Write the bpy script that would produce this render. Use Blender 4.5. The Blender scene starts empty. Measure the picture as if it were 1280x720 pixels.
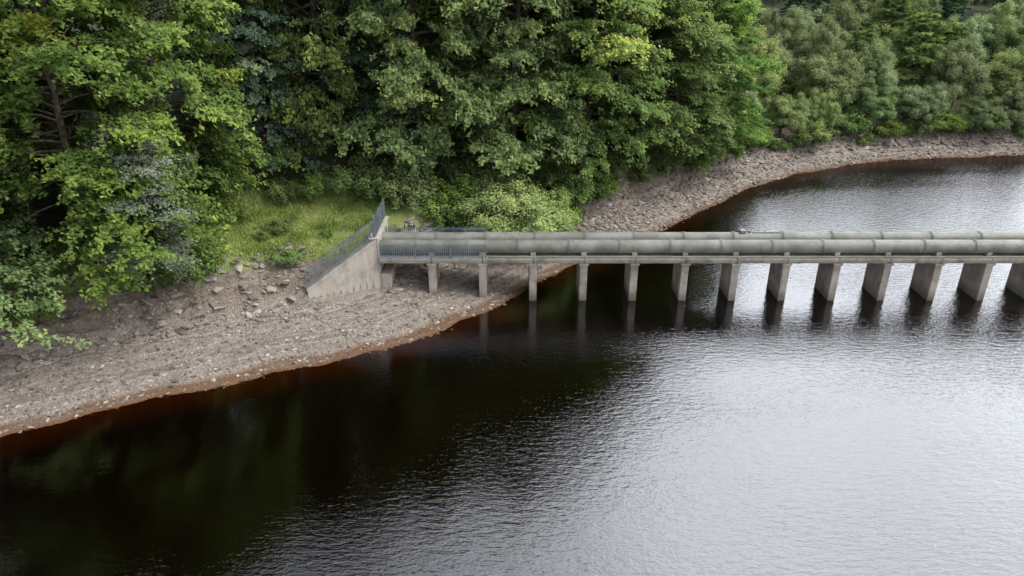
import bpy, bmesh, math, random
import numpy as np
from mathutils import Vector, Matrix, noise as mnoise
random.seed(7)
RS = np.random.RandomState
scene = bpy.context.scene
col = scene.collection

# ------------------------------------------------------------------ helpers
def link(o, parent=None):
    col.objects.link(o)
    if parent is not None: o.parent = parent
    return o

def mesh_np(name, verts, faces, mats=(), matidx=None, smooth=False, fattr=None):
    """faces: list of np arrays (n,k)"""
    me = bpy.data.meshes.new(name)
    verts = np.asarray(verts, dtype=np.float32)
    me.vertices.add(len(verts)); me.vertices.foreach_set('co', verts.ravel())
    loops = np.concatenate([f.ravel() for f in faces]).astype(np.int32)
    tot = np.concatenate([np.full(len(f), f.shape[1], np.int32) for f in faces])
    st = np.concatenate([[0], np.cumsum(tot)[:-1]]).astype(np.int32)
    me.loops.add(len(loops)); me.loops.foreach_set('vertex_index', loops)
    me.polygons.add(len(tot)); me.polygons.foreach_set('loop_start', st)
    try: me.polygons.foreach_set('loop_total', tot)
    except Exception: pass
    if matidx is not None: me.polygons.foreach_set('material_index', np.asarray(matidx, np.int32))
    me.polygons.foreach_set('use_smooth', np.full(len(tot), smooth, bool))
    for m in mats: me.materials.append(m)
    if fattr is not None:
        a = me.attributes.new('shade', 'FLOAT', 'FACE')
        a.data.foreach_set('value', np.asarray(fattr, np.float32))
    me.update(calc_edges=True)
    me.validate()
    return me

class Builder:
    def __init__(s): s.bm = bmesh.new()
    def box(s, x0,x1,y0,y1,z0,z1, bev=0.0):
        r = bmesh.ops.create_cube(s.bm, size=1.0)
        for v in r['verts']:
            v.co = Vector(((x0+x1)/2+v.co.x*(x1-x0), (y0+y1)/2+v.co.y*(y1-y0), (z0+z1)/2+v.co.z*(z1-z0)))
        if bev>0:
            es = list({e for v in r['verts'] for e in v.link_edges})
            bmesh.ops.bevel(s.bm, geom=es, offset=bev, segments=1, affect='EDGES')
    def cyl(s, p0, p1, r, seg=24, caps=True, r2=None):
        p0=Vector(p0); p1=Vector(p1); d=p1-p0
        q = d.to_track_quat('Z','Y').to_matrix().to_4x4()
        m = Matrix.Translation((p0+p1)/2) @ q
        bmesh.ops.create_cone(s.bm, cap_ends=caps, segments=seg, radius1=r, radius2=r if r2 is None else r2, depth=d.length, matrix=m)
    def bar(s, p0, p1, w, t):
        p0=Vector(p0); p1=Vector(p1); d=p1-p0
        q = d.to_track_quat('Z','Y').to_matrix().to_4x4()
        r = bmesh.ops.create_cube(s.bm, size=1.0)
        m = Matrix.Translation((p0+p1)/2) @ q
        for v in r['verts']:
            v.co = m @ Vector((v.co.x*w, v.co.y*t, v.co.z*d.length))
    def obj(s, name, mat, parent=None, smooth=False):
        me = bpy.data.meshes.new(name); s.bm.to_mesh(me); s.bm.free()
        me.materials.append(mat)
        o = bpy.data.objects.new(name, me)
        if smooth:
            for p in me.polygons: p.use_smooth = len(p.vertices)==4
        return link(o, parent)

# ------------------------------------------------------------------ node helpers
def newmat(name):
    m = bpy.data.materials.new(name); m.use_nodes=True
    nt = m.node_tree; nt.nodes.clear()
    out = nt.nodes.new('ShaderNodeOutputMaterial')
    return m, nt, out
def N(nt, t, **kw):
    n = nt.nodes.new(t)
    for k,v in kw.items():
        if hasattr(n,k): setattr(n,k,v)
    return n
def setin(n, **kw):
    for k,v in kw.items():
        n.inputs[k.replace('_',' ')].default_value = v
def noise(nt, vec, scale, detail=6, rough=.6):
    n = N(nt,'ShaderNodeTexNoise'); setin(n, Scale=scale, Detail=detail, Roughness=rough)
    nt.links.new(vec, n.inputs['Vector']); return n
def ramp(nt, fac, stops, interp='LINEAR'):
    r = N(nt,'ShaderNodeValToRGB'); r.color_ramp.interpolation=interp
    el = r.color_ramp.elements
    while len(el)<len(stops): el.new(.5)
    for e,(p,c) in zip(el,stops):
        e.position=p; e.color = (c[0],c[1],c[2],1) if hasattr(c,'__len__') else (c,c,c,1)
    nt.links.new(fac, r.inputs['Fac']); return r
def mixc(nt, fac, a, b, mode='MIX'):
    m = N(nt,'ShaderNodeMix', data_type='RGBA', blend_type=mode)
    for sock,val in ((m.inputs[0],fac),(m.inputs[6],a),(m.inputs[7],b)):
        if isinstance(val,(int,float)): sock.default_value=val
        elif isinstance(val,tuple): sock.default_value=(val[0],val[1],val[2],1)
        else: nt.links.new(val, sock)
    return m.outputs[2]
def math_(nt, op, a, b=None, c=None):
    m = N(nt,'ShaderNodeMath', operation=op)
    for i,v in enumerate((a,b,c)):
        if v is None: continue
        if isinstance(v,(int,float)): m.inputs[i].default_value=v
        else: nt.links.new(v, m.inputs[i])
    return m.outputs[0]
def maprange(nt, v, a,b,c,d, smooth=True):
    m = N(nt,'ShaderNodeMapRange'); 
    if smooth: m.interpolation_type='SMOOTHSTEP'
    m.inputs[1].default_value=a; m.inputs[2].default_value=b; m.inputs[3].default_value=c; m.inputs[4].default_value=d
    nt.links.new(v, m.inputs[0]); return m.outputs[0]

# ------------------------------------------------------------------ shoreline & terrain function
SH = np.array([(-170,-260),(-100,-120),(-66,-30),(-48,5),(-34,21.5),(-25.3,29.6),(-21.7,31.9),(-17.1,34.0),(-12.46,36.3),(-7.72,38.4),
 (-4.08,41.2),(0,45.2),(2.33,48.4),(4.9,51.5),(12.27,58.5),(17.75,64.3),(23.2,70.5),(31,76.5),(39.7,80.7),(49.8,82.7),
 (59.7,83.8),(75,85),(100,88),(140,90),(500,100)],float)
def sdist(X,Y):
    best = np.full(X.shape,1e18); sg = np.zeros(X.shape)
    for a,b in zip(SH[:-1],SH[1:]):
        d=b-a; L2=d@d
        t=np.clip(((X-a[0])*d[0]+(Y-a[1])*d[1])/L2,0,1)
        px=X-(a[0]+t*d[0]); py=Y-(a[1]+t*d[1])
        q=px*px+py*py
        s=d[0]*(Y-a[1])-d[1]*(X-a[0])
        m=q<best-1e-9
        best=np.where(m,q,best); sg=np.where(m,np.sign(s),sg)
    return np.sqrt(best)*np.where(sg>=0,1,-1)
def vnoise(X,Y,sc,seed=0):
    r = RS(seed); T = r.rand(256,256)
    x=X/sc+1000.3; y=Y/sc+1000.7
    xi=np.floor(x).astype(int); yi=np.floor(y).astype(int); fx=x-xi; fy=y-yi
    fx=fx*fx*(3-2*fx); fy=fy*fy*(3-2*fy)
    g=lambda i,j:T[i%256,j%256]
    return (g(xi,yi)*(1-fx)*(1-fy)+g(xi+1,yi)*fx*(1-fy)+g(xi,yi+1)*(1-fx)*fy+g(xi+1,yi+1)*fx*fy)*2-1
def sstep(a,b,x):
    t=np.clip((x-a)/(b-a),0,1); return t*t*(3-2*t)
WA=np.array((-13.3,43.1)); WB=np.array((-9.0,45.25))   # wing wall ends
def walltop(X): return 1.75+(X-WA[0])/(WB[0]-WA[0])*(4.45-1.75)
def bwidth(X):
    right=sstep(2,12,X); far=sstep(18,36,X)
    return 6.4*(1-right)+3.9*right-1.5*far
def ground(X,Y):
    X=np.asarray(X,float); Y=np.asarray(Y,float)
    d=sdist(X,Y)
    d=np.maximum(d, X-190); d=np.maximum(d,-Y-190)
    d=d+0.30*vnoise(X,Y,2.6,1)+0.14*vnoise(X,Y,.9,2)
    right=sstep(2,12,X)
    far=sstep(18,36,X)
    w = bwidth(X)
    slope=.15*(1-right)+.27*right
    slope=slope*(1-far)+.20*far
    under = np.maximum(-5,.24*d)
    beach = slope*np.clip(d,0,None)
    zb = slope*w
    top = 3.6*(1-far)+1.8*far
    bwid=2.8-.6*far
    bt = np.clip((d-w)/bwid,0,1)
    # eroded ledges: stair-like strata
    st = bt*4+.5*vnoise(X,Y,2.2,5)
    fr_=st-np.floor(st)
    stair=(np.floor(st)+sstep(.45,.75,fr_)-.0)/4
    bt = np.clip(np.where((bt>0)&(bt<1), bt*.35+.65*stair, bt),0,1.05)
    bank = zb+(top-zb)*bt
    hs=.42*(1-far)+.20*far
    hill = top+hs*np.clip(d-w-bwid,0,24)+(.10+.10*far)*np.clip(d-w-27,0,120)
    z = np.where(d<0,under,np.where(d<w,beach,np.where(d<w+bwid,bank,hill)))
    z = z+ np.where(d>0.3,1,0)*(.04*vnoise(X,Y,.6,3)+.03*vnoise(X,Y,1.4,4))*np.clip(d/2,0,1)
    z = z+ np.where((d>w),1,0)*(.24*vnoise(X,Y,1.7,8)+.13*vnoise(X,Y,.7,9))*np.clip((d-w)/1.0,0,1)
    z = z+ np.where((d>0)&(d<w),1,0)*.045*np.sin(d*6.2+1.2*vnoise(X,Y,4,11))
    # embankment behind wing wall / abutment
    dd=WB-WA; dd=dd/np.linalg.norm(dd)
    side = dd[0]*(Y-WA[1])-dd[1]*(X-WA[0])
    beh = (side>0.12)&(X>-13.6)&(X<-9.18)&(Y<52)
    pad = np.minimum(walltop(X)-.22+np.clip(side,0,3)*.35, 4.25)
    pad = pad - 3*sstep(49.8,52,Y)
    z = np.where(beh, np.maximum(z,pad), z)
    m = np.exp(-(((X+15.5)/5.2)**2+((Y-49.5)/4.4)**2))
    m=np.clip(m*1.6,0,1)
    shelf = 3.9+.06*(Y-48)
    z = np.where((X<-9.18)&(d>w+1.0), z*(1-m*.85)+shelf*m*.85, z)
    br=(X>=-9.18)&(X<2)&(Y>44.5)&(Y<49.6)
    z = np.where(br, np.minimum(z,1.35+.05*vnoise(X,Y,1,6)), z)
    return z
def gz(x,y): return float(ground(np.array([x]),np.array([y]))[0])

def axis(segs):
    out=[]
    for a,b,s in segs: out.append(np.arange(a,b,s))
    out.append([segs[-1][1]]); return np.concatenate(out)
ax = axis([(-900,-200,70),(-200,-70,8),(-70,-36,1.5),(-36,22,.2),(22,66,.6),(66,200,4),(200,900,70)])
ay = axis([(-900,-200,70),(-200,0,10),(0,24,1.5),(24,60,.2),(60,94,.5),(94,160,4),(160,1000,70)])
GX,GY=np.meshgrid(ax,ay,indexing='xy')
GZ=ground(GX,GY)
nx,ny=len(ax),len(ay)
idx=np.arange(nx*ny).reshape(ny,nx)
F=np.stack([idx[:-1,:-1].ravel(),idx[:-1,1:].ravel(),idx[1:,1:].ravel(),idx[1:,:-1].ravel()],1)

# ground material
gm,nt,out=newmat('ground_mat')
geo=N(nt,'ShaderNodeNewGeometry'); pos=geo.outputs['Position']
sep=N(nt,'ShaderNodeSeparateXYZ'); nt.links.new(pos,sep.inputs[0]); Z=sep.outputs['Z']; PX=sep.outputs['X']
n1=noise(nt,pos,.35,4,.6); n2=noise(nt,pos,3.0,5,.7); n3=noise(nt,pos,22,3,.7)
vor=N(nt,'ShaderNodeTexVoronoi'); setin(vor,Scale=9.0); nt.links.new(pos,vor.inputs['Vector'])
vor2=N(nt,'ShaderNodeTexVoronoi'); setin(vor2,Scale=21.0); nt.links.new(pos,vor2.inputs['Vector'])
vs=N(nt,'ShaderNodeSeparateColor'); nt.links.new(vor.outputs['Color'],vs.inputs[0])
vs2=N(nt,'ShaderNodeSeparateColor'); nt.links.new(vor2.outputs['Color'],vs2.inputs[0])
base=ramp(nt,n2.outputs['Fac'],[(.3,(.125,.103,.085)),(.5,(.20,.17,.143)),(.72,(.295,.26,.228))]).outputs[0]
st=ramp(nt,vs2.outputs[0],[(0,(.12,.10,.083)),(.5,(.225,.193,.166)),(1,(.40,.365,.335))]).outputs[0]
beach=mixc(nt,.45,base,st)
st1=ramp(nt,vs.outputs[1],[(0,.78),(.7,1.0),(1,1.35)]).outputs[0]
beach=mixc(nt,.6,beach,st1,'MULTIPLY')
zn=math_(nt,'ADD',math_(nt,'MULTIPLY',Z,1.0),math_(nt,'MULTIPLY',n1.outputs['Fac'],.22))
comb=N(nt,'ShaderNodeCombineXYZ'); nt.links.new(math_(nt,'MULTIPLY',zn,11.0),comb.inputs[0])
bn=noise(nt,comb.outputs[0],1.1,3,.7)
band=ramp(nt,bn.outputs['Fac'],[(.36,.42),(.47,.95),(.56,1.05),(.66,1.5)]).outputs[0]
beach=mixc(nt,.9,beach,band,'MULTIPLY')
wet=maprange(nt,math_(nt,'ADD',Z,math_(nt,'MULTIPLY',n2.outputs['Fac'],-.12)),-.05,.16,1,0)
beach=mixc(nt,wet,beach,(.12,.06,.025))
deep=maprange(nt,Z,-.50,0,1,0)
beach=mixc(nt,deep,beach,(.004,.003,.003))  # light lost in deep peaty water is put into the bed colour
soil=ramp(nt,n2.outputs['Fac'],[(.3,(.06,.046,.032)),(.52,(.15,.118,.088)),(.72,(.27,.23,.19))]).outputs[0]
grass=ramp(nt,n3.outputs['Fac'],[(.3,(.09,.12,.038)),(.55,(.17,.215,.065)),(.75,(.26,.27,.105))]).outputs[0]
hn=math_(nt,'ADD',Z,math_(nt,'MULTIPLY',math_(nt,'SUBTRACT',n1.outputs['Fac'],.5),1.2))
hn=math_(nt,'ADD',hn,math_(nt,'MULTIPLY',math_(nt,'SUBTRACT',n2.outputs['Fac'],.5),1.6))
c=mixc(nt,maprange(nt,hn,1.2,1.9,0,.75),beach,soil)
c=mixc(nt,maprange(nt,hn,2.9,3.4,0,1),c,grass)
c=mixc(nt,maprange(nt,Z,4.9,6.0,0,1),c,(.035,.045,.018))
pb=N(nt,'ShaderNodeBsdfPrincipled'); nt.links.new(c,pb.inputs['Base Color']); setin(pb,Roughness=.9)
pb.inputs['Specular IOR Level'].default_value=.25
h=math_(nt,'ADD',math_(nt,'MULTIPLY',vor2.outputs['Distance'],.4),math_(nt,'MULTIPLY',n3.outputs['Fac'],.6))
h=math_(nt,'ADD',h,math_(nt,'MULTIPLY',vor.outputs['Distance'],.6))
bp=N(nt,'ShaderNodeBump'); setin(bp,Strength=.8,Distance=.10); nt.links.new(h,bp.inputs['Height']); nt.links.new(bp.outputs[0],pb.inputs['Normal'])
nt.links.new(pb.outputs[0],out.inputs[0])
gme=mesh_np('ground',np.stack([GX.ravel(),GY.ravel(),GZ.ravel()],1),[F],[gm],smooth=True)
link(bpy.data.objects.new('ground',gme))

# ------------------------------------------------------------------ water
wm,nt,out=newmat('water_mat')
geo=N(nt,'ShaderNodeNewGeometry'); pos=geo.outputs['Position']
sep=N(nt,'ShaderNodeSeparateXYZ'); nt.links.new(pos,sep.inputs[0])
def mapped(scale,rot=0):
    m=N(nt,'ShaderNodeMapping'); m.inputs['Scale'].default_value=scale; m.inputs['Rotation'].default_value=(0,0,rot)
    nt.links.new(pos,m.inputs[0]); return m.outputs[0]
w1=noise(nt,mapped((.8,2.1,1),.12),1.9,3,.55)
w2=noise(nt,mapped((1,2.0,1),-.25),5.5,2,.5)
w3=noise(nt,mapped((.35,1,1),.1),.12,2,.5)
amp=maprange(nt,w3.outputs['Fac'],.35,.65,.65,1.2)
# sheltered from the breeze close to the wooded bank
fetch=math_(nt,'SUBTRACT',sep.outputs['X'],math_(nt,'MULTIPLY',sep.outputs['Y'],.45))
amp=math_(nt,'MULTIPLY',amp,math_(nt,'ADD',maprange(nt,fetch,-32,0,.28,1),maprange(nt,fetch,-8,12,0,.55)))
h=math_(nt,'ADD',math_(nt,'MULTIPLY',w1.outputs['Fac'],.062),math_(nt,'MULTIPLY',w2.outputs['Fac'],.024))
h=math_(nt,'MULTIPLY',h,amp)
bp=N(nt,'ShaderNodeBump'); setin(bp,Strength=1.0,Distance=.5); nt.links.new(h,bp.inputs['Height'])
gl=N(nt,'ShaderNodeBsdfGlossy'); setin(gl,Roughness=.04,Color=(.96,.97,1,1)); nt.links.new(bp.outputs[0],gl.inputs['Normal'])
tr=N(nt,'ShaderNodeBsdfTransparent'); tr.inputs[0].default_value=(.75,.42,.18,1)
fr=N(nt,'ShaderNodeFresnel'); fr.inputs['IOR'].default_value=1.95; nt.links.new(bp.outputs[0],fr.inputs['Normal'])
mx=N(nt,'ShaderNodeMixShader'); nt.links.new(fr.outputs[0],mx.inputs[0]); nt.links.new(tr.outputs[0],mx.inputs[1]); nt.links.new(gl.outputs[0],mx.inputs[2])
nt.links.new(mx.outputs[0],out.inputs[0])
wme=mesh_np('water',[(-400,-400,0),(600,-400,0),(600,300,0),(-400,300,0)],[np.array([[0,1,2,3]])],[wm])
link(bpy.data.objects.new('water',wme))

# ------------------------------------------------------------------ generic materials
def concrete(name, c0,c1,c2, waterline=True, moss=.0):
    m,nt,out=newmat(name)
    geo=N(nt,'ShaderNodeNewGeometry'); pos=geo.outputs['Position']
    sep=N(nt,'ShaderNodeSeparateXYZ'); nt.links.new(pos,sep.inputs[0])
    a=noise(nt,pos,1.1,6,.65); b=noise(nt,pos,14,4,.7)
    mp=N(nt,'ShaderNodeMapping'); mp.inputs['Scale'].default_value=(2.2,2.2,.2); nt.links.new(pos,mp.inputs[0])
    s=noise(nt,mp.outputs[0],1.3,5,.6)
    c=ramp(nt,a.outputs['Fac'],[(.3,c0),(.5,c1),(.7,c2)]).outputs[0]
    c=mixc(nt,.4,c,ramp(nt,s.outputs['Fac'],[(.35,.55),(.55,1.03),(.7,1.12)]).outputs[0],'MULTIPLY')
    c=mixc(nt,.4,c,ramp(nt,b.outputs['Fac'],[(.3,.65),(.6,1.1)]).outputs[0],'MULTIPLY')
    if moss>0:
        c=mixc(nt,maprange(nt,a.outputs['Fac'],.48,.62,0,moss),c,(.10,.115,.05))
    if waterline:
        zz=math_(nt,'ADD',sep.outputs['Z'],math_(nt,'MULTIPLY',a.outputs['Fac'],-.5))
        c=mixc(nt,maprange(nt,zz,-.15,.75,.6,0),c,(.065,.055,.04))
    p=N(nt,'ShaderNodeBsdfPrincipled'); setin(p,Roughness=.85); nt.links.new(c,p.inputs['Base Color'])
    p.inputs['Specular IOR Level'].default_value=.3
    bp=N(nt,'ShaderNodeBump'); setin(bp,Strength=.4,Distance=.02); nt.links.new(b.outputs['Fac'],bp.inputs['Height']); nt.links.new(bp.outputs[0],p.inputs['Normal'])
    nt.links.new(p.outputs[0],out.inputs[0]); return m
conc=concrete('pier_concrete',(.19,.165,.135),(.31,.28,.24),(.41,.38,.335))
wallc=concrete('wall_concrete',(.24,.215,.18),(.35,.32,.28),(.47,.44,.39),waterline=False,moss=.2)
deckc=concrete('deck_concrete',(.13,.12,.10),(.25,.235,.20),(.40,.38,.34),waterline=False,moss=.3)
def paint(name,c0,c1,rough=.5,metal=0.0,moss=(.09,.10,.045),mfac=.7):
    m,nt,out=newmat(name)
    geo=N(nt,'ShaderNodeNewGeometry'); pos=geo.outputs['Position']
    a=noise(nt,pos,.8,6,.65); b=noise(nt,pos,9,5,.7)
    c=mixc(nt,maprange(nt,a.outputs['Fac'],.3,.7,0,1),c0,c1)
    c=mixc(nt,.45,c,ramp(nt,b.outputs['Fac'],[(.3,.55),(.65,1.15)]).outputs[0],'MULTIPLY')
    sn=N(nt,'ShaderNodeSeparateXYZ'); nt.links.new(geo.outputs['Normal'],sn.inputs[0])
    mf=math_(nt,'MULTIPLY',maprange(nt,b.outputs['Fac'],.42,.6,0,mfac),maprange(nt,sn.outputs['Z'],-.4,.6,.25,1))
    c=mixc(nt,mf,c,moss)
    p=N(nt,'ShaderNodeBsdfPrincipled'); setin(p,Roughness=rough,Metallic=metal); nt.links.new(c,p.inputs['Base Color'])
    nt.links.new(p.outputs[0],out.inputs[0]); return m
pipem=paint('pipe_paint',(.095,.10,.082),(.22,.225,.205),.55,0.0,mfac=.5,moss=(.09,.093,.06))
steel=paint('galvanised_steel',(.13,.16,.18),(.24,.28,.31),.5,.3,mfac=.1)

# ------------------------------------------------------------------ pipe bridge
bridge=bpy.data.objects.new('pipe_bridge',None); link(bridge)
XEND=196
B=Builder()
PX0=1.42; SP=3.41
pxs=[PX0+SP*k for k in range(-2,57)]
edges=[-8.9]+pxs+[XEND]
for a,b in zip(edges[:-1],edges[1:]):
    jz=random.uniform(-.012,.012)
    B.box(a+.015,b-.015,45.0,48.2,2.93+jz,3.15+jz,.02)
B.obj('deck',deckc,bridge)
B=Builder()
for a,b in zip(edges[:-1],edges[1:]):
    B.box(a+.03,b-.03,45.12,45.42,2.78,2.926,.01)
    B.box(a+.03,b-.03,47.75,48.05,2.78,2.926,.01)
    B.box(a+.03,b-.03,46.45,46.75,2.78,2.926,.01)
B.obj('deck_beams',conc,bridge)
B=Builder()
for i,x in enumerate(pxs):
    w=.25
    z0=-5.0
    B.box(x-w,x+w,45.15,47.5,z0,2.62,.03)
    B.box(x-w-.07,x+w+.07,45.06,48.0,2.62,2.777,.02)
B.obj('piers',conc,bridge)
ZC=3.15+.06+.47; R=.47
for nm,y in (('front_pipe',45.9),('rear_pipe',47.35)):
    B=Builder()
    x=-9.1; k=0
    while x<XEND:
        B.cyl((x,y,ZC),(min(x+5.5,XEND),y,ZC),R,40,caps=False); x+=5.5
    B.obj(nm,pipem,bridge,True)
B=Builder()
for y,off in ((45.9,-6.4),(47.35,-5.2)):
    x=off
    while x<XEND:
        B.cyl((x-.14,y,ZC),(x+.14,y,ZC),R+.022,40)
        B.cyl((x-.05,y,ZC),(x-.008,y,ZC),R+.055,40)
        B.cyl((x+.008,y,ZC),(x+.05,y,ZC),R+.055,40)
        x+=3.41
B.obj('pipe_collars',pipem,bridge)
B=Builder()
for x in pxs:
    for y in (45.9,47.35):
        B.box(x-.18,x+.18,y-.42,y+.42,3.15,3.42,.02)
B.obj('pipe_saddles',conc,bridge)
B=Builder()
B.cyl((-1.6,45.12,3.24),(XEND,45.12,3.24),.05,10)
for x in (15.9,66,120):
    B.box(x-.22,x+.22,47.15,47.55,4.12,4.36,.04)
    B.cyl((x+.5,47.35,4.1),(x+.5,47.35,4.28),.10,14)
    B.box(x+.7,x+2.6,47.25,47.45,4.155,4.2,.01)
B.obj('air_valves_and_duct',pipem,bridge)
B=Builder()
B.box(-9.42,-8.92,45.3,49.6,-.5,4.4,.03)
B.box(-9.5,-8.85,45.25,49.7,4.4,4.52,.02)
B.obj('abutment',wallc,bridge)
B=Builder()
B.box(-8.91,-8.2,45.3,48.0,.4,1.9,.05)
B.obj('footing',conc,bridge)

# ------------------------------------------------------------------ wing wall (tapered top)
def wall_prism(name,A,Bp,zA,zB,zbot,th,mat,cope=.1):
    A=Vector((A[0],A[1],0)); Bp=Vector((Bp[0],Bp[1],0)); d=(Bp-A).normalized(); n=Vector((-d.y,d.x,0))
    bm=bmesh.new()
    def prism(t0,t1,za0,zb0,za1,zb1,e=0):
        a=A-d*e; b=Bp+d*e*0
        vs=[]
        for p,zl,zh in ((a,za0,za1),(b,zb0,zb1)):
            for t in (t0,t1):
                for z in (zl,zh): vs.append(bm.verts.new((p.x+n.x*t,p.y+n.y*t,z)))
        for f in ((0,1,3,2),(4,6,7,5),(0,4,5,1),(2,3,7,6),(1,5,7,3),(0,2,6,4)): bm.faces.new([vs[i] for i in f])
    prism(0,th,zbot,zbot,zA-cope,zB-cope)
    prism(-.05,th+.05,zA-cope,zB-cope,zA,zB,.05)
    bmesh.ops.recalc_face_normals(bm,faces=bm.faces)
    me=bpy.data.meshes.new(name); bm.to_mesh(me); bm.free(); me.materials.append(mat)
    return link(bpy.data.objects.new(name,me))
wall_prism('concrete_wing_wall',WA,WB-np.array((.0,.0)),1.75,4.45,-.3,.42,wallc)

# ------------------------------------------------------------------ palisade fences
def fence(name,p0,p1,h,gap=.15,w=.07):
    p0=Vector(p0);p1=Vector(p1); L=(p1-p0).length; n=int(L/gap); B=Builder()
    d=(p1-p0).normalized(); side=Vector((-d.y,d.x,0)).normalized()
    for i in range(n+1):
        p=p0.lerp(p1,i/n); hh=h+random.uniform(-.015,.015)
        B.bar(p,p+Vector((0,0,hh)),w,.018)
    for f in (.14,.86):
        B.bar(p0+Vector((0,0,h*f))+side*.03,p1+Vector((0,0,h*f))+side*.03,.05,.05)
    k=max(1,round(L/2.4))
    for i in range(k+1):
        p=p0.lerp(p1,i/k)+side*.075
        B.bar(p-Vector((0,0,.05)),p+Vector((0,0,h*1.0)),.08,.08)
    return B.obj(name,steel)
n_=Vector((-(WB-WA)[1],(WB-WA)[0],0)).normalized()*.2
fence('palisade_fence',(WA[0]+n_.x,WA[1]+n_.y,1.75),(WB[0]+n_.x,WB[1]+n_.y,4.45),1.4,.17,.055)
fence('palisade_fence',(-9.1,45.55,4.52),(-9.1,49.6,4.52),1.35)
fence('palisade_fence',(-8.8,45.06,3.15),(-1.75,45.06,3.15),1.05,.14,.05)
fence('palisade_fence',(-8.8,48.12,3.15),(-1.75,48.12,3.15),1.12,.14,.05)

# ------------------------------------------------------------------ foliage materials
def leafmat(name, dark, mid, light, tip, trans=.3):
    m,nt,out=newmat(name)
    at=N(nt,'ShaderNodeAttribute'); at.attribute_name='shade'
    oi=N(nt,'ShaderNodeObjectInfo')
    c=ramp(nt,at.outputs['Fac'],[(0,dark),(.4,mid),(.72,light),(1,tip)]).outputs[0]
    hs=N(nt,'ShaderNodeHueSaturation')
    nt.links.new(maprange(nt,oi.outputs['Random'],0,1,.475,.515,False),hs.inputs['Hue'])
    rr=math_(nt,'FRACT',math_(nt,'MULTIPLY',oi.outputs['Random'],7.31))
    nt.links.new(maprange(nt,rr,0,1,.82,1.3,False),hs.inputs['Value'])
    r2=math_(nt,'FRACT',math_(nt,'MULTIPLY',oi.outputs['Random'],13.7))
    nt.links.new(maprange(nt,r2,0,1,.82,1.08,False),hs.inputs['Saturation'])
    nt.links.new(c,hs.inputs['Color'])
    p=N(nt,'ShaderNodeBsdfDiffuse'); nt.links.new(hs.outputs[0],p.inputs[0])
    if trans>0:
        t=N(nt,'ShaderNodeBsdfTranslucent'); nt.links.new(hs.outputs[0],t.inputs[0])
        mx=N(nt,'ShaderNodeMixShader'); mx.inputs[0].default_value=trans
        nt.links.new(p.outputs[0],mx.inputs[1]); nt.links.new(t.outputs[0],mx.inputs[2]); nt.links.new(mx.outputs[0],out.inputs[0])
    else: nt.links.new(p.outputs[0],out.inputs[0])
    return m
beechL=leafmat('beech_leaves',(.045,.073,.025),(.098,.16,.047),(.18,.265,.07),(.35,.40,.09))
alderL=leafmat('alder_leaves',(.075,.12,.045),(.165,.23,.092),(.25,.325,.13),(.34,.40,.17))
willowL=leafmat('willow_leaves',(.085,.13,.035),(.185,.265,.075),(.27,.36,.11),(.34,.43,.14))
coniL=leafmat('conifer_needles',(.024,.04,.024),(.045,.08,.048),(.08,.12,.065),(.13,.165,.08),0)
greyL=leafmat('lichen_twigs',(.055,.07,.05),(.12,.15,.105),(.18,.21,.155),(.23,.26,.20),0)
bark,nt,out=newmat('bark')
geo=N(nt,'ShaderNodeNewGeometry'); a=noise(nt,geo.outputs['Position'],5,3,.7)
c=ramp(nt,a.outputs['Fac'],[(.3,(.04,.032,.024)),(.7,(.14,.12,.095))]).outputs[0]
p=N(nt,'ShaderNodeBsdfDiffuse'); nt.links.new(c,p.inputs[0]); nt.links.new(p.outputs[0],out.inputs[0])

class TreeGeo:
    def __init__(s,seed): s.r=RS(seed); s.V=[];s.F=[];s.MI=[];s.S=[];s.n=0
    def tube(s,pts,rad,seg=6):
        pts=np.asarray(pts,float); k=len(pts)
        ang=np.arange(seg)/seg*2*np.pi
        vs=[]
        for i in range(k):
            d=pts[min(i+1,k-1)]-pts[max(i-1,0)]; d=d/(np.linalg.norm(d)+1e-9)
            u=np.cross(d,(0,0,1) if abs(d[2])<.9 else (1,0,0)); u/=np.linalg.norm(u); v=np.cross(d,u)
            vs.append(pts[i]+rad[i]*(np.cos(ang)[:,None]*u+np.sin(ang)[:,None]*v))
        vs=np.concatenate(vs); f=[]
        for i in range(k-1):
            for j in range(seg):
                a=i*seg+j;b=i*seg+(j+1)%seg; f.append((a,b,b+seg)); f.append((a,b+seg,a+seg))
        s.V.append(vs); s.F.append(np.array(f)+s.n); s.n+=len(vs); s.MI.append(np.zeros(len(f),int)); s.S.append(np.zeros(len(f)))
    def leaves(s,P,Nn,ln,wd,shade):
        n=len(P); r=s.r
        Nn=Nn/np.linalg.norm(Nn,axis=1,keepdims=True)
        t=r.normal(size=(n,3)); t-= (t*Nn).sum(1,keepdims=True)*Nn; t/=np.linalg.norm(t,axis=1,keepdims=True)
        b=np.cross(Nn,t)
        ln=(ln*r.uniform(.7,1.3,n))[:,None]; wd=(wd*r.uniform(.7,1.3,n))[:,None]
        q=np.stack([P-t*ln*.42+b*wd*.55, P-t*ln*.42-b*wd*.55, P+t*ln*.58],1).reshape(-1,3)
        f=np.arange(3*n).reshape(n,3)+s.n
        s.V.append(q); s.F.append(f); s.n+=3*n; s.MI.append(np.ones(n,int)); s.S.append(np.clip(shade,0,1))
    def mesh(s,name,leaf):
        return mesh_np(name,np.concatenate(s.V),[np.concatenate(s.F)],[bark,leaf],np.concatenate(s.MI),False,np.concatenate(s.S))

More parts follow.
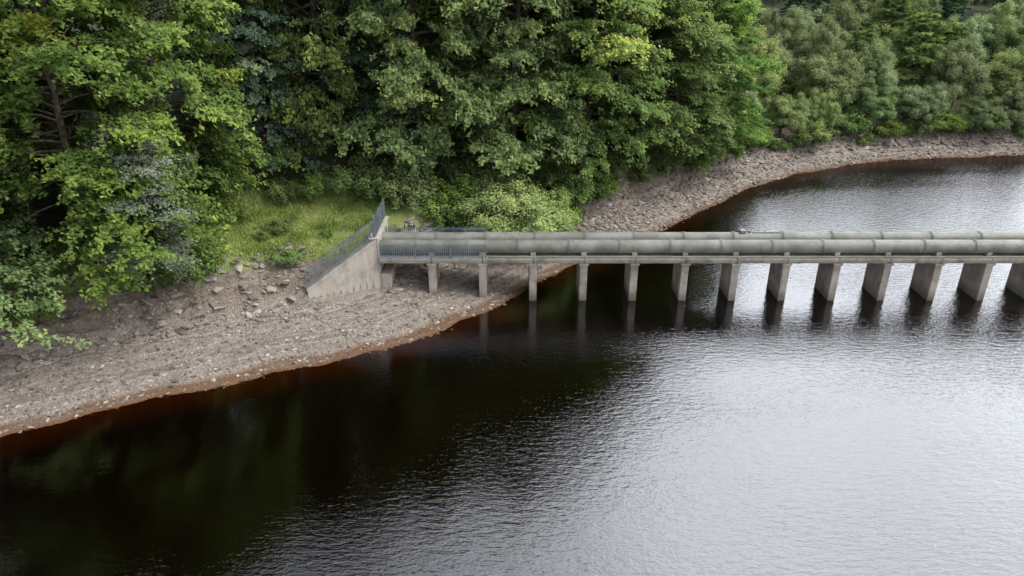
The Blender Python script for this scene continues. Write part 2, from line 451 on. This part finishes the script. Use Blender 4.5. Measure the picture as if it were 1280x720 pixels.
def tiered_tree(name,seed,H,R,leaf,nb=120,ntw=20,nl=38,low=.1,conifer=False,ls=.25):
    g=TreeGeo(seed); r=g.r
    zz=np.linspace(0,H*.95,9); wob=np.cumsum(r.normal(0,.10,(9,2)),0); wob[0]=0
    if conifer: wob*=.2
    tp=np.column_stack([wob,zz]); tr=np.interp(zz/H,[0,.05,1],[.42,.3,.04])*H/18
    zz0=tp.copy(); zz0[0,2]=-1.0
    g.tube(zz0,tr,8)
    az0=r.rand()*6.28
    lob=[r.uniform(0,6.28) for _ in range(3)]
    for i in range(nb):
        x=low+(.97-low)*((i+.5)/nb)**.92
        h=x*H; az=az0+i*2.39996+r.normal(0,.25)
        if conifer: rad=R*(1-x)**.8*1.05+.3; e=math.radians(-12+45*x+r.normal(0,5)); dro=.18
        else:
            rad=R*min(1,.45+x/.28)*math.sqrt(max(.03,1-max(0,(x-.40)/.62)**2)); e=math.radians(-2+70*x**1.7+r.normal(0,11)); dro=.28
            rad*=1+.16*math.sin(az*2+lob[0])+.12*math.sin(az*3+lob[1]+x*5)
        L=rad*r.uniform(.6,1.22)
        bx=np.interp(h,zz,tp[:,0]); by=np.interp(h,zz,tp[:,1])
        base=np.array((bx,by,h)); hd=np.array((math.cos(az),math.sin(az),0)); sd=np.array((-math.sin(az),math.cos(az),0))
        def path(s): 
            s=np.asarray(s)[...,None]
            return base+hd*(L*math.cos(e)*s)+np.array((0,0,1))*(L*(math.sin(e)*s-dro*s*s))
        S=np.linspace(0,1,5); br=.055*H/18*(L/R+.3)
        g.tube(path(S),br*(1-S*.85),4)
        m=ntw
        s0=r.uniform(.3,1,m)**.7; sgn=np.where(r.rand(m)<.5,-1,1)
        tl=(.42*L*(1.05-s0)+.4+.13*L)*r.uniform(.6,1.25,m)
        ta=np.radians(r.uniform(15,70,m))*sgn
        tdir=hd*np.cos(ta)[:,None]+sd*np.sin(ta)[:,None]+np.array((0,0,1))*r.normal(.08,.20 if not conifer else .1,m)[:,None]
        P0=path(s0)
        t=r.rand(m,nl)**.75
        P=P0[:,None,:]+tdir[:,None,:]*(t*tl[:,None])[...,None]
        P[...,2]-=.24*(t**2)*tl[:,None]
        jit=r.normal(0,1,(m,nl,3))*np.array((.14,.14,.07))*(1.2 if not conifer else .8)
        P=(P+jit).reshape(-1,3)
        nn=np.array((0,0,1.0))+hd*.55+r.normal(0,.42,(len(P),3))
        bsh=r.normal(0,.14)
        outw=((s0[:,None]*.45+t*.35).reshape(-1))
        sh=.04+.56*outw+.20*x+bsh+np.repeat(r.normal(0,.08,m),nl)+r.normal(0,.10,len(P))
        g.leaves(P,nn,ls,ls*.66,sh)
    return g.mesh(name,leaf)

def clump_tree(name,seed,H,R,leaf,nc=150,nl=300,ls=.19,low=.12):
    g=TreeGeo(seed); r=g.r
    for k in range(3):
        a=k*2.1+r.rand(); pts=[(0,0,-.8),(math.cos(a)*.2,math.sin(a)*.2,H*.2),(math.cos(a)*R*.3,math.sin(a)*R*.3,H*.55),(math.cos(a)*R*.45,math.sin(a)*R*.45,H*.85)]
        g.tube(pts,np.array([.2,.14,.08,.03])*H/9,6)
    lo=r.uniform(0,6.28,4)
    for i in range(nc):
        v=r.normal(size=3); v[2]=abs(v[2])*1.0-.3; v/=np.linalg.norm(v)
        q=r.uniform(.55,1.0); az=math.atan2(v[1],v[0])
        q*=1+.18*math.sin(2*az+lo[0])+.14*math.sin(3*az+lo[1]+3*v[2])
        cz=H*.42
        c=np.array((v[0]*R*q,v[1]*R*q,cz+v[2]*(H*.5 if v[2]>0 else H*.38)*q))
        g.tube([(0,0,H*.22),(c*.6+np.array((0,0,H*.1))),c],[.06,.03,.01],3)
        cr=r.uniform(.45,1.0)*R*.24
        d=r.normal(size=(nl,3)); d/=np.linalg.norm(d,axis=1,keepdims=True)
        rr=r.rand(nl)**.4
        P=c+d*(rr*cr)[:,None]*np.array((1.0,1.0,.95))+r.normal(0,.12,(nl,3))+v*r.exponential(.12,(nl,1))
        nn=d*.7+v*.5+np.array((0,0,.9))+r.normal(0,.4,(nl,3))
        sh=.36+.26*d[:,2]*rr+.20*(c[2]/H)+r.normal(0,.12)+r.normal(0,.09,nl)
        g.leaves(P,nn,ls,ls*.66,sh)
    return g.mesh(name,leaf)

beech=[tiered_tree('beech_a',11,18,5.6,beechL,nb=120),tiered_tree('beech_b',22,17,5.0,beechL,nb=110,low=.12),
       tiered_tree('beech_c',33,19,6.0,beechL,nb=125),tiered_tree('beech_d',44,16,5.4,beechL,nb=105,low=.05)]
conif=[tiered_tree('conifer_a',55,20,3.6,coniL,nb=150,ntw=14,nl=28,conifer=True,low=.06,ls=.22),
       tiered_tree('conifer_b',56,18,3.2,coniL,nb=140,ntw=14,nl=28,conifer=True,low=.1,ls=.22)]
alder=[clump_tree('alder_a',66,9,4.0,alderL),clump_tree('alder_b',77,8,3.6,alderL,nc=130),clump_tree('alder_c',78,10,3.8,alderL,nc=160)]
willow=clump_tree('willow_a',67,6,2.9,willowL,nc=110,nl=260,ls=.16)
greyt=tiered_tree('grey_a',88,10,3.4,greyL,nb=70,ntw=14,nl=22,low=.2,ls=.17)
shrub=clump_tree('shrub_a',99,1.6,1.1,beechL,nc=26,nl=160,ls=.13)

def place(me,name,x,y,s=1.0,rot=None,sz=None,dz=0):
    o=bpy.data.objects.new(name,me); z=gz(x,y)
    o.location=(x,y,z-.1+dz); o.rotation_euler=(random.uniform(-.04,.04),random.uniform(-.04,.04),random.uniform(0,6.28) if rot is None else rot)
    o.scale=(s,s,s if sz is None else sz); link(o); return o

def curve_samples(step):
    seg=np.linalg.norm(np.diff(SH,axis=0),axis=1); cum=np.concatenate([[0],np.cumsum(seg)])
    out=[]
    for s in np.arange(0,cum[-1],step):
        i=min(np.searchsorted(cum,s,side='right')-1,len(seg)-1); t=(s-cum[i])/seg[i]
        p=SH[i]*(1-t)+SH[i+1]*t; d=(SH[i+1]-SH[i])/seg[i]
        out.append((p,np.array((-d[1],d[0]))))
    return out
placed=[]
def ok(x,y,mind):
    if -20.5<x<-7 and y<54.5: return False
    if ((x+14.5)/6.5)**2+((y-50.0)/6.6)**2<1: return False
    for (a,b,m) in placed:
        if (a-x)**2+(b-y)**2<((mind+m)/2)**2: return False
    return True
hand=[(beech[2],-25.8,41.2,1.0,1.12),(beech[0],-32,36.0,1.0,1.15),(beech[3],-22.3,47.0,1.05,1.35),
      (beech[3],-7.0,57.4,1.05,1.5),(beech[0],-.4,60.2,1.15,1.42),(beech[2],6.2,63.2,1.05,1.25),
      (beech[1],11.0,66.6,1.04,1.1),(beech[3],15.6,70.2,.98,1.0),(beech[0],20.5,75.0,.88,.88),
      (beech[3],-14.6,57.6,1.05,1.65),(conif[0],-19.0,54.6,1.0,1.25),(conif[1],-10.8,58.5,1.0,1.4),(beech[1],-20.5,60.5,1.1,1.6),
      (beech[0],-11.8,64.0,1.15,1.5),(beech[2],-4.2,65.0,1.1,1.4)]
for me,x,y,s,sz in hand:
    place(me,'pine_tree' if me in conif else 'beech_tree',x,y,s,sz=sz); placed.append((x,y,6.2 if me in beech else 4))
place(greyt,'lichen_covered_larch',-21.6,40.4,.95,dz=1.2)
place(willow,'willow_bush',-.2,52.4,1.15,sz=1.0); placed.append((-.2,54.2,2))
place(willow,'willow_bush',2.8,55.0,.75)
rr=RS(5)
rows=[(10.4,6.0),(14.5,6.4),(19.5,6.6),(25,7),(31,7.5),(38,8),(46,8.5),(55,9),(65,10),(76,11)]
count=0
for ri,(off,step) in enumerate(rows):
    for p,n in curve_samples(step*.5):
        far=float(sstep(24,38,p[0])); rt=float(sstep(4,14,p[0]))
        o=off+rr.normal(0,.8)-rt*1.6-far*2.9
        x,y=p+n*o+rr.normal(0,.6,2)
        if x>115 or y<-2 or x<-66: continue
        dt=float(sdist(np.array([x]),np.array([y]))[0])
        if dt<o*.85: continue
        if x<25 and ri>3: continue
        if x<-38 and ri>1: continue
        if x>62+ri*4: continue
        mind=6.8*(1-far)+4.9*far
        if ri>2: mind*=1.15
        if not ok(x,y,mind): continue
        placed.append((x,y,mind))
        u=rr.rand()
        if far>.5 or (far>0 and rr.rand()<far):
            if ri>=5 and u<.5: place(conif[count%2],'pine_tree',x,y,rr.uniform(.5,.72))
            elif ri>=1 and u<.25: place(beech[count%4],'beech_tree',x,y,rr.uniform(.5,.62))
            else: place(alder[count%3],'alder_tree',x,y,rr.uniform(.75,1.0)*(1 if ri else .72),sz=rr.uniform(.85,1.1)*(1 if ri else .62))
        else:
            hs=1.06-.25*float(sstep(8,26,x)); k=1.4-.4*float(sstep(2,16,x))
            if x<-26: k=1.2
            if ri>=1 and u<.22: place(conif[count%2],'pine_tree',x,y,rr.uniform(.95,1.12)*hs,sz=hs*k*rr.uniform(.95,1.05))
            else: place(beech[count%4],'beech_tree',x,y,rr.uniform(.92,1.12)*hs,sz=hs*k*rr.uniform(.93,1.1))
        count+=1

for p,n in curve_samples(1.5):
    if not(-40<p[0]<70): continue
    w=float(bwidth(p[0]))
    x,y=p+n*(w+rr.uniform(1.2,2.8))+rr.normal(0,.5,2)
    if -13.8<x<-1 and y<53: continue
    if -20<x<-13 and rr.rand()<.7: continue
    place(shrub,'shrub',x,y,rr.uniform(.6,1.6))
for x,y,s in ((-16.2,47.6,.75),(-14.8,53.0,1.2),(-12.8,53.4,1.3),(-16.9,46.6,.45),(-12.8,47.2,.35),(-10.2,53,1.3),(-8.0,52.6,1.5),(-5.5,52.8,1.4),(-3.6,53.4,1.5),(-17.2,52.6,1.0)):
    place(shrub,'shrub',x,y,s)

# ------------------------------------------------------------------ grass on the shelf
g=TreeGeo(3); r=g.r
n=34000
x=r.uniform(-23,-9.5,n); y=r.uniform(44,57,n); z=ground(x,y)
kp=(z>3.0+.5*vnoise(x,y,1.5,21))&(z<5.6)&(vnoise(x,y,1.1,30)>-.5); x,y,z=x[kp],y[kp],z[kp]; n=len(x)
hh=r.uniform(.08,.28,n)*(1+.5*vnoise(x,y,1.3,31)); a=r.uniform(0,6.28,n); ww=.04
b0=np.stack([x-np.cos(a)*ww,y-np.sin(a)*ww,z-.03],1); b1=np.stack([x+np.cos(a)*ww,y+np.sin(a)*ww,z-.03],1)
tp=np.stack([x+r.normal(0,.12,n),y+r.normal(0,.12,n),z+hh],1)
V=np.stack([b0,b1,tp],1).reshape(-1,3); Fg=np.arange(3*n).reshape(n,3)
grassL=leafmat('grass_blades',(.09,.115,.038),(.18,.24,.07),(.28,.34,.105),(.38,.38,.17))
me=mesh_np('grass',V,[Fg],[grassL],np.zeros(n),False,np.clip(.5+.45*vnoise(x,y,1.2,33)+r.normal(0,.15,n),0,1))
link(bpy.data.objects.new('grass',me))

# ------------------------------------------------------------------ stones
bm=bmesh.new(); bmesh.ops.create_icosphere(bm,subdivisions=1,radius=1); ico=np.array([v.co[:] for v in bm.verts]); icf=np.array([[v.index for v in f.verts] for f in bm.faces]); bm.free()
def stones(name,n,region,smin,smax,seed,mat,pw=3.0):
    r=RS(seed); cs=curve_samples(.5); cs=[c for c in cs if region[0]<c[0][0]<region[1]]
    ii=r.randint(0,len(cs),n)
    P=np.array([c[0] for c in cs])[ii]; Nn=np.array([c[1] for c in cs])[ii]
    off=r.uniform(region[2],region[3],n)
    xy=P+Nn*off[:,None]+r.normal(0,.3,(n,2))
    z=ground(xy[:,0],xy[:,1])
    kp=(z>-.15)&~((xy[:,0]>-13.4)&(xy[:,0]<-8.8)&(xy[:,1]>43.0)); xy=xy[kp]; z=z[kp]; n=len(z)
    sz=smin+(smax-smin)*r.rand(n)**pw
    sc=np.stack([sz*r.uniform(.8,1.5,n),sz*r.uniform(.6,1.1,n),sz*r.uniform(.2,.5,n)],1)
    a=r.uniform(0,6.28,n)
    v=ico[None]*(1+r.normal(0,.2,(n,len(ico),1)))*sc[:,None,:]
    tilt=r.normal(0,.22,n)
    vz=v[...,2]+v[...,0]*tilt[:,None]
    vx=v[...,0]*np.cos(a)[:,None]-v[...,1]*np.sin(a)[:,None]; vy=v[...,0]*np.sin(a)[:,None]+v[...,1]*np.cos(a)[:,None]
    V=np.stack([vx+xy[:,0:1],vy+xy[:,1:2],vz+z[:,None]+sc[:,2:3]*.2],2).reshape(-1,3)
    F=(icf[None]+(np.arange(n)*len(ico))[:,None,None]).reshape(-1,3)
    sh=np.repeat(np.clip(r.normal(.42,.22,n),0,1),len(icf))
    me=mesh_np(name,V,[F],[mat],np.zeros(len(F)),False,sh); link(bpy.data.objects.new(name,me))
sm,nt,out=newmat('stone_mat')
at=N(nt,'ShaderNodeAttribute'); at.attribute_name='shade'
geo=N(nt,'ShaderNodeNewGeometry'); a=noise(nt,geo.outputs['Position'],12,3,.7)
sep=N(nt,'ShaderNodeSeparateXYZ'); nt.links.new(geo.outputs['Position'],sep.inputs[0])
c=ramp(nt,at.outputs['Fac'],[(0,(.10,.085,.071)),(.5,(.205,.178,.155)),(1,(.42,.385,.35))]).outputs[0]
c=mixc(nt,.5,c,ramp(nt,a.outputs['Fac'],[(.3,.6),(.7,1.25)]).outputs[0],'MULTIPLY')
c=mixc(nt,maprange(nt,sep.outputs['Z'],-.02,.12,.85,0),c,(.085,.045,.022))
p=N(nt,'ShaderNodeBsdfDiffuse'); nt.links.new(c,p.inputs[0]); nt.links.new(p.outputs[0],out.inputs[0])
stones('beach_stones',15000,(-42,12,-.3,7.5),.02,.17,1,sm,3.6)
stones('beach_stones',9000,(8,75,-.2,4.6),.05,.24,2,sm,2.6)
stones('bank_rocks',2600,(-42,3,5.6,9.6),.07,.38,3,sm,2.2)
stones('bank_rocks',2200,(3,70,2.6,6.4),.07,.36,4,sm,2.2)

# ------------------------------------------------------------------ world + sun
SUN_EL=52; SUN_AZ=100    # azimuth clockwise from +Y
w=bpy.data.worlds.new('World'); scene.world=w; w.use_nodes=True
nt=w.node_tree; nt.nodes.clear()
wo=N(nt,'ShaderNodeOutputWorld'); bg=N(nt,'ShaderNodeBackground')
sky=N(nt,'ShaderNodeTexSky'); sky.sky_type='NISHITA'; sky.sun_disc=False
sky.sun_elevation=math.radians(SUN_EL); sky.sun_rotation=math.radians(SUN_AZ)
sky.dust_density=4.0; sky.air_density=1.0
hs=N(nt,'ShaderNodeHueSaturation'); setin(hs,Saturation=.3,Value=1.95); nt.links.new(sky.outputs[0],hs.inputs['Color'])
tc=N(nt,'ShaderNodeTexCoord')
cn=noise(nt,tc.outputs['Generated'],3.0,4,.6)
cl=ramp(nt,cn.outputs['Fac'],[(.3,.72),(.7,1.32)]).outputs[0]
vm=N(nt,'ShaderNodeVectorMath',operation='DOT_PRODUCT'); nt.links.new(tc.outputs['Generated'],vm.inputs[0])
ga,ge=math.radians(35),math.radians(36)
vm.inputs[1].default_value=(math.sin(ga)*math.cos(ge),math.cos(ga)*math.cos(ge),math.sin(ge))
gp=math_(nt,'POWER',math_(nt,'MAXIMUM',vm.outputs['Value'],0.0),7.0)
gcol=mixc(nt,1.0,(30,30.9,32.4),gp,'MULTIPLY')
c=mixc(nt,1.0,hs.outputs[0],gcol,'ADD')
c=mixc(nt,1.0,c,cl,'MULTIPLY')
nt.links.new(c,bg.inputs[0]); bg.inputs[1].default_value=.15
nt.links.new(bg.outputs[0],wo.inputs[0])
sl=bpy.data.lights.new('sun','SUN'); sl.energy=1.5; sl.angle=math.radians(14); sl.color=(1,.96,.9)
so=bpy.data.objects.new('sun',sl)
e,a=math.radians(SUN_EL),math.radians(SUN_AZ)
sv=Vector((math.sin(a)*math.cos(e),math.cos(a)*math.cos(e),math.sin(e)))
so.rotation_euler=sv.to_track_quat('Z','Y').to_euler(); so.location=(60,20,80); link(so)

# ------------------------------------------------------------------ camera
cd=bpy.data.cameras.new('camera'); cam=bpy.data.objects.new('camera',cd); link(cam)
cd.sensor_width=36; cd.lens=25.71; cd.clip_end=3000; cd.clip_start=.1
cam.location=(0,0,22); cam.rotation_euler=(math.radians(65),0,0)
scene.camera=cam
scene.view_settings.view_transform='Standard'
try: scene.view_settings.look='None'
except Exception: pass
scene.view_settings.exposure=0
